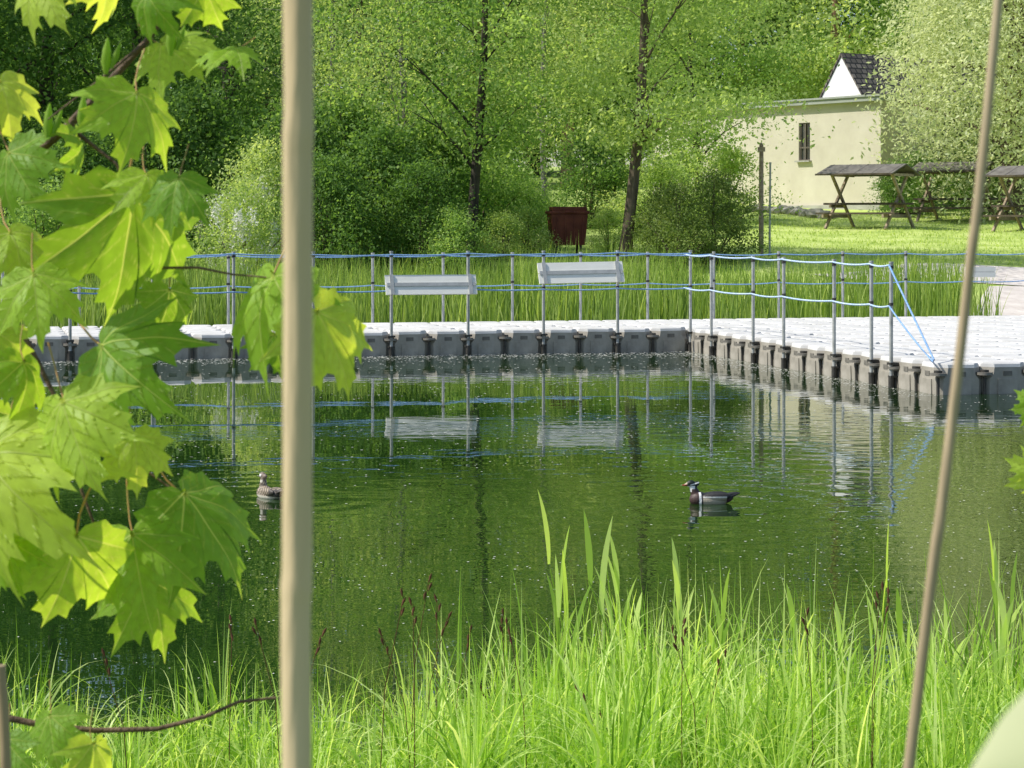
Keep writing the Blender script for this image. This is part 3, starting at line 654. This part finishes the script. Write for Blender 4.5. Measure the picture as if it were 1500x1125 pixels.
def duck(loc,rz,male,scale,headturn=0):
    el=[((0,0,.03),(.15,.078,.062),0),((.08,0,.042),(.075,.066,.062),0),((-.11,0,.045),(.09,.052,.042),0.15),((-.185,0,.068),(.075,.032,.012),.32),
        ((-.05,.05,.062),(.125,.026,.036),.06),((-.05,-.05,.062),(.125,.026,.036),.06),((-.15,0,.075),(.09,.03,.014),.22)]
    hx,hz_=(.142,.165) if male else (.115,.185)
    for t in np.linspace(0,1,6): el.append(((.10+(hx-.015-.10)*t,0,.075+(hz_-.03-.075)*t),(.042-.016*t,.036-.012*t,.035),0))
    el+= [((hx,0,hz_),(.036,.027,.029),0),((hx-.035,0,hz_-.008),(.038,.019,.022),.5 if male else .2),((hx+.035,0,hz_-.008),(.018,.014,.012),-.1),((hx+.054,0,hz_-.012),(.018,.012,.006),-.1)]
    bm=bmesh.new()
    for c,r,a in el:
        Mx=Matrix.Translation(c)@Matrix.Rotation(a,4,'Y')@Matrix.Diagonal((r[0],r[1],r[2],1)); bmesh.ops.create_uvsphere(bm,u_segments=20,v_segments=12,radius=1,matrix=Mx)
    me=bpy.data.meshes.new("tmp"); bm.to_mesh(me); bm.free(); ob=link(bpy.data.objects.new("tmp",me))
    r=ob.modifiers.new("r",'REMESH'); r.mode='VOXEL'; r.voxel_size=.0035; s=ob.modifiers.new("s",'SMOOTH'); s.iterations=5; s.factor=.6
    dg=bpy.context.evaluated_depsgraph_get(); nm=bpy.data.meshes.new_from_object(ob.evaluated_get(dg)); bpy.data.objects.remove(ob)
    nm.name="duck"; nm.shade_smooth(); nm.materials.clear(); nm.materials.append(M_duck)
    ca=nm.color_attributes.new("plumage",'FLOAT_COLOR','POINT')
    for i,v in enumerate(nm.vertices):
        x,y,z=v.co; ay=abs(y)
        if male:
            if x>hx+.03 and z>.12: c=(.3,.06,.03) if z<hz_-.004 else (.5,.4,.3)
            elif z>.125 and x>.04:
                c=(.010,.018,.014)
                if z<hz_-.016 and x>hx-.03: c=(.85,.85,.82)
                if abs((z-hz_)-(-.006)-.25*(hx-x))<.0045 and x<hx+.01 : c=(.85,.85,.82)
                if x<hx-.05 and abs(z-(hz_-.02))<.004: c=(.8,.8,.78)
            elif z>.10 and x>.05: c=(.05,.025,.02) if x<hx-.005 else (.8,.8,.76)
            elif x>.085: c=(.06,.032,.026)
            elif x>.065: c=(.85,.85,.82)
            elif x>.052: c=(.02,.02,.02)
            elif x<-.135: c=(.02,.02,.02) if z>.05 else (.08,.04,.05)
            elif z>.078 : c=(.03,.028,.026)
            elif z>.058: c=(.75,.73,.68) if abs(z-.064)<.005 else (.05,.045,.04)
            else: c=(.40,.35,.26)
        else:
            n=math.sin(x*170+3*math.sin(y*90))*math.sin(z*150+y*120); b_=.10 if n<.15 else .34
            c=(b_*1.25,b_,b_*.72)
            if z>.14: c=(.20,.155,.12)
            if abs(z-hz_-.003)<.010 and abs(x-hx)<.018 and ay>.016: c=(.75,.74,.68)
            if x<-.12: c=(.06,.05,.04)
            if z<.03: c=(.6,.56,.46)
            if abs(z-.14)<.012 and x>.08: c=(.6,.56,.48)
            if x>hx+.03 and z>.14: c=(.08,.075,.07)
        ca.data[i].color=(c[0],c[1],c[2],1)
    o=link(bpy.data.objects.new("duck",nm)); o.location=loc; o.rotation_euler=(0,0,rz); o.scale=(scale,)*3
    for sy in (-1,1):
        bm=bmesh.new(); bmesh.ops.create_uvsphere(bm,u_segments=10,v_segments=8,radius=.0045); me=bpy.data.meshes.new("eye"); bm.to_mesh(me); bm.free(); me.materials.append(M_eye)
        e=link(bpy.data.objects.new("eye",me),o); e.location=(hx+.012,sy*.0235,hz_+.005)
    return o
o=duck((DUCK1.x,DUCK1.y,-.006),math.radians(184),True,.80); tag(o,"crested wood duck drake with white throat swimming","duck","ducks swimming on the pond")
o=duck((DUCK2.x,DUCK2.y,-.006),math.radians(125),False,.76); tag(o,"mottled brown wood duck hen with upright neck swimming","duck","ducks swimming on the pond")

# ------------------------------------------------------------------ canes
def cane(name,p0,p1,r0,r1,nodes,mat,label,bow=0.0,irr=.012):
    a=Vector(p0);b=Vector(p1); pts=[];rad=[]
    n=160
    for i in range(n+1):
        t=i/n; p=a.lerp(b,t); p.x+=.0008*math.sin(t*9)+bow*math.sin(math.pi*t); r=(r0+(r1-r0)*t)*(1+irr*math.sin(t*23)+irr*.6*math.sin(t*61+1))
        for nd in nodes:
            r*=1+.07*math.exp(-((t-nd)/.005)**2)
            p.x+=.0003*math.tanh((t-nd)/.01)
        pts.append(p);rad.append(r)
    G=Geo(); G.tube(pts,rad,16); o=G.obj(name,[mat]); tag(o,label,"cane"); return o
D=.78; a=W(441,1500,D); b=W(427,-150,D); a2=a+(a-b)*.55
cane("bamboo_cane",a2,b,.0055,.0053,(.15,.3,.605,.865),M_cane,"pale dry upright cane stem standing on the bank")
D=1.05; a=W(1314,1135,D); b=W(1456,-20,D); cane("dry_cane",a+(a-b)*1.0,b+(b-a)*.1,.0034,.0022,(.2,.4,.62,.8),M_caned,"thin leaning dry brown reed stem",bow=.006)
D=1.4; a=W(8,1150,D); b=W(-2,975,D); cane("dry_cane",a+(a-b)*2.0,b,.004,.0035,(.3,.7),M_caned,"short broken dry reed stem")
# pale broad dry blade arching very near
D=.50; cl=[W(1750,3000,D),W(1740,2000,D),W(1700,1300,D),W(1630,1075,D),W(1560,1050,D),W(1500,1085,D),W(1450,1125,D),W(1385,1200,D)]
P=[]
for i in range(len(cl)-1):
    for k in range(5): P.append(cl[i].lerp(cl[i+1],k/5))
P.append(cl[-1]); V=[];Fc=[]
n=len(P)
for i,p in enumerate(P):
    t=i/(n-1); tg=(P[min(i+1,n-1)]-P[max(i-1,0)]).normalized(); s=Vector((-tg.z,-1.0,tg.x)).normalized(); wd=.0105*min(1,(1-t)*2.6+.03)
    V+= [tuple(p-s*wd),tuple(p+Vector((0,-.002,0))),tuple(p+s*wd)]
for i in range(n-1): Fc+= [(3*i,3*i+1,3*i+4,3*i+3),(3*i+1,3*i+2,3*i+5,3*i+4)]
o=link(bpy.data.objects.new("wild_grass",npmesh("wild_grass",V,Fc,M_dryleaf,tone=[.6]*len(V),smooth=True))); tag(o,"pale broad dry grass blade arching over the bank","grass")

# ------------------------------------------------------------------ maple sapling
def mat_maple():
    m,nt,out=newmat("maple_leaf"); L=nt.links.new
    at=N(nt,"ShaderNodeAttribute"); at.attribute_name="tone"
    oi=N(nt,"ShaderNodeObjectInfo")
    r=ramp(nt,[(0.0,(0.16,0.32,0.03)),(0.5,(0.30,0.49,0.05)),(1.0,(0.48,0.62,0.10))]); L(oi.outputs['Random'],r.inputs[0])
    tc=N(nt,"ShaderNodeTexCoord"); no=N(nt,"ShaderNodeTexNoise"); no.inputs['Scale'].default_value=9; no.inputs['Detail'].default_value=5; L(tc.outputs['Object'],no.inputs['Vector'])
    mr=N(nt,"ShaderNodeMapRange"); mr.inputs[3].default_value=.7; mr.inputs[4].default_value=1.3; L(no.outputs['Fac'],mr.inputs[0])
    m0=N(nt,"ShaderNodeMix",_data_type='RGBA',_blend_type='MULTIPLY'); m0.inputs[0].default_value=1; L(r.outputs[0],m0.inputs[6]); L(mr.outputs[0],m0.inputs[7])
    mx=N(nt,"ShaderNodeMix",_data_type='RGBA'); L(at.outputs['Fac'],mx.inputs[0]); L(m0.outputs[2],mx.inputs[6]); mx.inputs[7].default_value=(.56,.68,.22,1)
    b=N(nt,"ShaderNodeBump"); b.inputs['Distance'].default_value=.02; b.inputs['Strength'].default_value=.6; b.invert=True; L(at.outputs['Fac'],b.inputs['Height'])
    p=N(nt,"ShaderNodeBsdfPrincipled"); p.inputs['Roughness'].default_value=.5; p.inputs['Specular IOR Level'].default_value=.38
    L(mx.outputs[2],p.inputs['Base Color']); L(b.outputs[0],p.inputs['Normal'])
    t=N(nt,"ShaderNodeBsdfTranslucent"); m2=N(nt,"ShaderNodeMix",_data_type='RGBA',_blend_type='MULTIPLY'); m2.inputs[0].default_value=1
    L(mx.outputs[2],m2.inputs[6]); m2.inputs[7].default_value=(2.1,1.7,.9,1); L(m2.outputs[2],t.inputs[0])
    ms=N(nt,"ShaderNodeMixShader"); ms.inputs[0].default_value=.55; L(p.outputs[0],ms.inputs[1]); L(t.outputs[0],ms.inputs[2]); L(ms.outputs[0],out.inputs[0]); return m
M_maple=mat_maple()
HALF=[(0,1.0),(.035,.90),(.085,.83),(.19,.83),(.18,.745),(.20,.68),(.245,.61),(.31,.64),(.37,.72),(.41,.63),(.52,.61),(.76,.66),(.66,.53),(.64,.45),(.74,.39),(.60,.31),(.55,.255),(.62,.215),(.68,.17),(.84,.08),(.66,.02),(.54,-.03),(.55,-.15),(.40,-.135),(.27,-.21),(.16,-.17),(.06,-.12),(.0,-.02)]
AX=[(0,1.0),(.76,.66),(-.76,.66),(.84,.08),(-.84,.08)]
def maple_mesh(seed,cup,fold,droop):
    rg=random.Random(seed); J=lambda:rg.uniform(-.018,.018)
    R_=[(x+J(),y+J()) for x,y in HALF[1:-1]]; L_=[(-x+J(),y+J()) for x,y in HALF[1:-1]]
    poly=[HALF[0]]+R_+[HALF[-1]]+L_[::-1]
    pts=[]
    n=len(poly)
    for i in range(n):
        a=poly[i];b=poly[(i+1)%n]
        for k in range(6): pts.append((a[0]+(b[0]-a[0])*k/6,a[1]+(b[1]-a[1])*k/6))
    A=np.array(pts); nr=26; ts=np.linspace(0.0,1,nr+1)[1:]
    XY=(ts[:,None,None]*A[None]).reshape(-1,2); XY=np.vstack([[[0,0]],XY])
    x,y=XY[:,0],XY[:,1]; r=np.hypot(x,y); vein=np.zeros(len(x)); dmin=np.full(len(x),9.); 
    for ax in AX:
        L=math.hypot(*ax); ux,uy=ax[0]/L,ax[1]/L; al=x*ux+y*uy; ac=np.abs(-x*uy+y*ux); f=(al>0)
        dd=np.where(f,ac,9); wv=.011*(1-.7*al/L)
        vein=np.maximum(vein,np.where(f,np.clip(1.3-dd/np.maximum(wv,.003),0,1),0))
        near=dd<dmin; dmin=np.where(near,dd,dmin)
        ph=((al-ac*.9)/L*7)%1.0; sv=np.clip(1-np.minimum(ph,1-ph)/.06,0,1)*.5*f*(ac<.26)*(dd<=dmin+1e-6)
        vein=np.maximum(vein,sv)
    th=np.arctan2(x,y)
    z=fold*np.minimum(dmin,.2)*1.0 - cup*r**2 + .045*np.sin(th*5+seed)*r**2 + .025*np.sin(x*9+seed)*np.cos(y*8)
    z=z-droop*np.clip(y,0,1)**2-droop*.7*np.abs(x)**2
    V=np.stack([x*(1-.12*droop),y*(1-.12*droop),z],1); m=len(A)
    idx=1+np.arange(nr*m).reshape(nr,m)
    a=idx[:-1,:]; b=idx[1:,:]; Fq=np.stack([a,b,np.roll(b,-1,1),np.roll(a,-1,1)],-1).reshape(-1,4)
    j=np.arange(m); Ft=[(0,int(idx[0,k]),int(idx[0,(k+1)%m])) for k in j]
    me=bpy.data.meshes.new("leaf"); me.from_pydata(V.tolist(),[],Fq.tolist()+Ft); me.materials.append(M_maple); me.materials.append(M_petiole)
    at=me.attributes.new("tone",'FLOAT','POINT'); at.data.foreach_set("value",vein.astype(np.float32)); me.shade_smooth()
    bm=bmesh.new(); bm.from_mesh(me)
    P=[Vector((0,0,0)),Vector((.02,-.2,.03)),Vector((.0,-.42,.10)),Vector((-.04,-.62,.2))]; prev=None
    for p in P:
        ring=[bm.verts.new(p+Vector((math.cos(q)*.012,0,math.sin(q)*.012))) for q in (0,1.57,3.14,4.71)]
        if prev:
            for q in range(4):
                f=bm.faces.new((prev[q],prev[(q+1)%4],ring[(q+1)%4],ring[q])); f.material_index=1; f.smooth=True
        prev=ring
    bm.to_mesh(me); bm.free(); return me
MV=[maple_mesh(1,.18,.28,.34),maple_mesh(2,.28,.36,.24),maple_mesh(3,.08,.24,.50),maple_mesh(4,.34,.40,.42)]
sap=empty("maple_sapling",(X(-170,2.3),2.3,gzf(-.65,2.3))); tag(sap,"young maple with fresh translucent green leaves on the bank","maple")
so=Vector(sap.location)
G=Geo(); L2=lambda px,py,D:W(px,py,D)-so
G.tube([(0,0,-.1),(0.02,0,.8),(-.02,0,1.6),(.02,0,2.4)],[.022,.018,.014,.009],10)
def tw(lst,r):
    pts=[L2(*q) for q in lst]
    P=[]
    for i in range(len(pts)-1):
        for k in range(4): P.append(pts[i].lerp(pts[i+1],k/4))
    P.append(pts[-1]); n=len(P); G.tube(P,[r*(1-.7*i/(n-1)) for i in range(n)],7)
tw([(-170,420,2.3),(-40,300,2.25),(40,235,2.2),(100,185,2.2),(165,115,2.2),(215,60,2.2),(250,10,2.2),(270,-50,2.2)],.0065)
tw([(-170,520,2.3),(-40,470,2.3),(40,500,2.28),(90,600,2.28),(120,720,2.28),(150,800,2.28)],.004)
tw([(100,185,2.2),(170,240,2.2),(190,280,2.2)],.0025); tw([(-40,300,2.25),(0,395,2.2),(290,392,2.15),(340,402,2.15),(410,408,2.15)],.0022)
tw([(-170,640,2.3),(-20,650,2.25),(100,640,2.2),(200,680,2.2),(260,722,2.2)],.003)
tw([(-170,980,2.3),(-20,1045,2.2),(60,1062,2.2),(140,1070,2.2),(230,1068,2.2),(300,1050,2.2),(350,1028,2.2),(405,1022,2.2)],.0042)
tw([(215,60,2.2),(155,110,2.15),(70,175,2.1)],.002)
G.obj("stem",[M_twig],sap)
for (px,py) in ((155,82),(70,178),(250,55),(120,165)):
    Gb=Geo(); c=L2(px,py,2.15); Gb.tube([c+Vector((0,0,-.018)),c+Vector((0,0,-.006)),c+Vector((.001,0,.007)),c+Vector((.002,0,.018))],[.002,.005,.004,.0008],8)
    Gb.tube([c+Vector((.005,0,-.012)),c+Vector((.010,0,0)),c+Vector((.014,0,.012))],[.002,.0035,.0008],8); Gb.obj("bud",[M_shoot],sap)
# (x, y, tip angle, length, roll, pitch)
LV=[(55,-40,-70,110,10,10),(160,-55,-80,100,-20,5),(300,-20,-120,85,20,-10),(215,-10,-60,80,10,20),
(238,66,-25,95,30,45),(345,72,-165,80,-10,50),(200,137,-78,120,8,40),(118,208,-50,80,-25,55),(15,225,-65,110,15,30),
(215,258,-60,85,15,45),(262,262,-105,90,-10,30),(15,340,-45,115,10,45),(192,285,-88,195,5,8),(50,405,-75,110,-15,30),
(248,425,-92,78,5,5),(400,404,-122,150,6,4),(462,458,-52,140,-6,4),(402,490,-75,66,20,10),(150,508,-36,180,14,44),(35,530,-60,95,-10,35),
(95,590,-74,155,10,8),(15,610,-85,88,-20,30),(195,640,-75,88,15,20),(-20,668,-42,210,12,42),(268,726,-38,165,-16,14),
(195,785,-76,135,-8,8),(112,785,-100,155,12,8),(215,850,-60,110,10,20),(75,1050,-88,85,5,15),(135,1090,-70,80,-10,25),(10,1085,-100,85,10,10),
(0,120,-60,85,10,25),(-15,480,-70,95,10,20),(10,790,-80,90,10,20)]
for i,(px,py,A,Lp,roll,pitch) in enumerate(LV):
    D=2.05+.18*((i*37)%10)/10; s=Lp/F*D
    lit=(i*7)%5<2
    if lit: pitch=max(pitch,28)+14
    A=math.radians(A); pt=math.radians(pitch); t=Vector((math.cos(A)*math.cos(pt),-math.sin(pt),math.sin(A)*math.cos(pt)))
    n0=Vector((-.40,-.62,.70)) if lit else Vector((.68,-.72,.0)); n=(n0-n0.dot(t)*t).normalized(); n=Matrix.Rotation(math.radians(roll*1.4),3,t)@n; xax=t.cross(n)
    Mx=Matrix((xax,t,n)).transposed().to_4x4()
    sx=.84 if lit else .96
    o=bpy.data.objects.new("leaf",MV[i%4]); link(o,sap); ss=s*1.0; o.matrix_local=Matrix.Translation(W(px,py,D)-so)@Mx@Matrix.Diagonal((ss*sx,ss,ss,1))
sp2=empty("maple_sapling",(X(1640,2.6),2.6,gzf(.75,2.6))); tag(sp2,"maple shoot with a few small green leaves","maple"); so2=Vector(sp2.location)
G=Geo(); G.tube([(0,0,-.1),(0.02,0,.8),(-.02,0,1.7)],[.012,.01,.006],8)
for (px,py) in ((1520,575),(1525,690)): G.tube([Vector((0,0,W(px,py,2.6).z-so2.z-.05)),W(px,py,2.6)-so2],[.003,.0015],6)
G.obj("stem",[M_twig],sp2)
for i,(px,py,A,Lp) in enumerate(((1520,595,-172,40),(1525,690,-150,55))):
    A=math.radians(A); t=Vector((math.cos(A),-.2,math.sin(A))).normalized(); n0=Vector((.5,-.8,.1)); n=(n0-n0.dot(t)*t).normalized(); Mx=Matrix((t.cross(n),t,n)).transposed().to_4x4()
    o=bpy.data.objects.new("leaf",MV[i]); link(o,sp2); o.matrix_local=Matrix.Translation(W(px,py,2.6)-so2)@Mx@Matrix.Scale(Lp/F*2.6,4)

# ------------------------------------------------------------------ light, sky, camera
sd=Vector((-.74,-.08,.90)).normalized()
el=math.asin(sd.z); az=math.atan2(sd.x,sd.y)
wd=bpy.data.worlds.new("World"); SC.world=wd; wd.use_nodes=True; nt=wd.node_tree; bg=nt.nodes['Background']
sky=nt.nodes.new("ShaderNodeTexSky"); sky.sky_type='NISHITA'; sky.sun_disc=False; sky.sun_elevation=el; sky.sun_rotation=az%(2*math.pi)
nt.links.new(sky.outputs[0],bg.inputs[0]); bg.inputs[1].default_value=.145
sl_=bpy.data.lights.new("sun",'SUN'); sl_.energy=5.0; sl_.angle=math.radians(.5); sl_.color=(1,.95,.86)
so_=link(bpy.data.objects.new("sun",sl_)); so_.rotation_euler=sd.to_track_quat('Z','Y').to_euler(); so_.location=(-30,20,40)
cam=bpy.data.cameras.new("camera"); co=link(bpy.data.objects.new("camera",cam)); co.location=(0,0,EYE); co.rotation_euler=(math.pi/2,0,0)
cam.sensor_width=36; cam.lens=36*F/1500; cam.shift_y=-(562.5-326)/1500; cam.clip_start=.05; cam.clip_end=1500
cam.dof.use_dof=True; cam.dof.focus_distance=14; cam.dof.aperture_fstop=30
SC.camera=co
SC.view_settings.view_transform='Standard'; SC.view_settings.look='None'; SC.view_settings.exposure=0
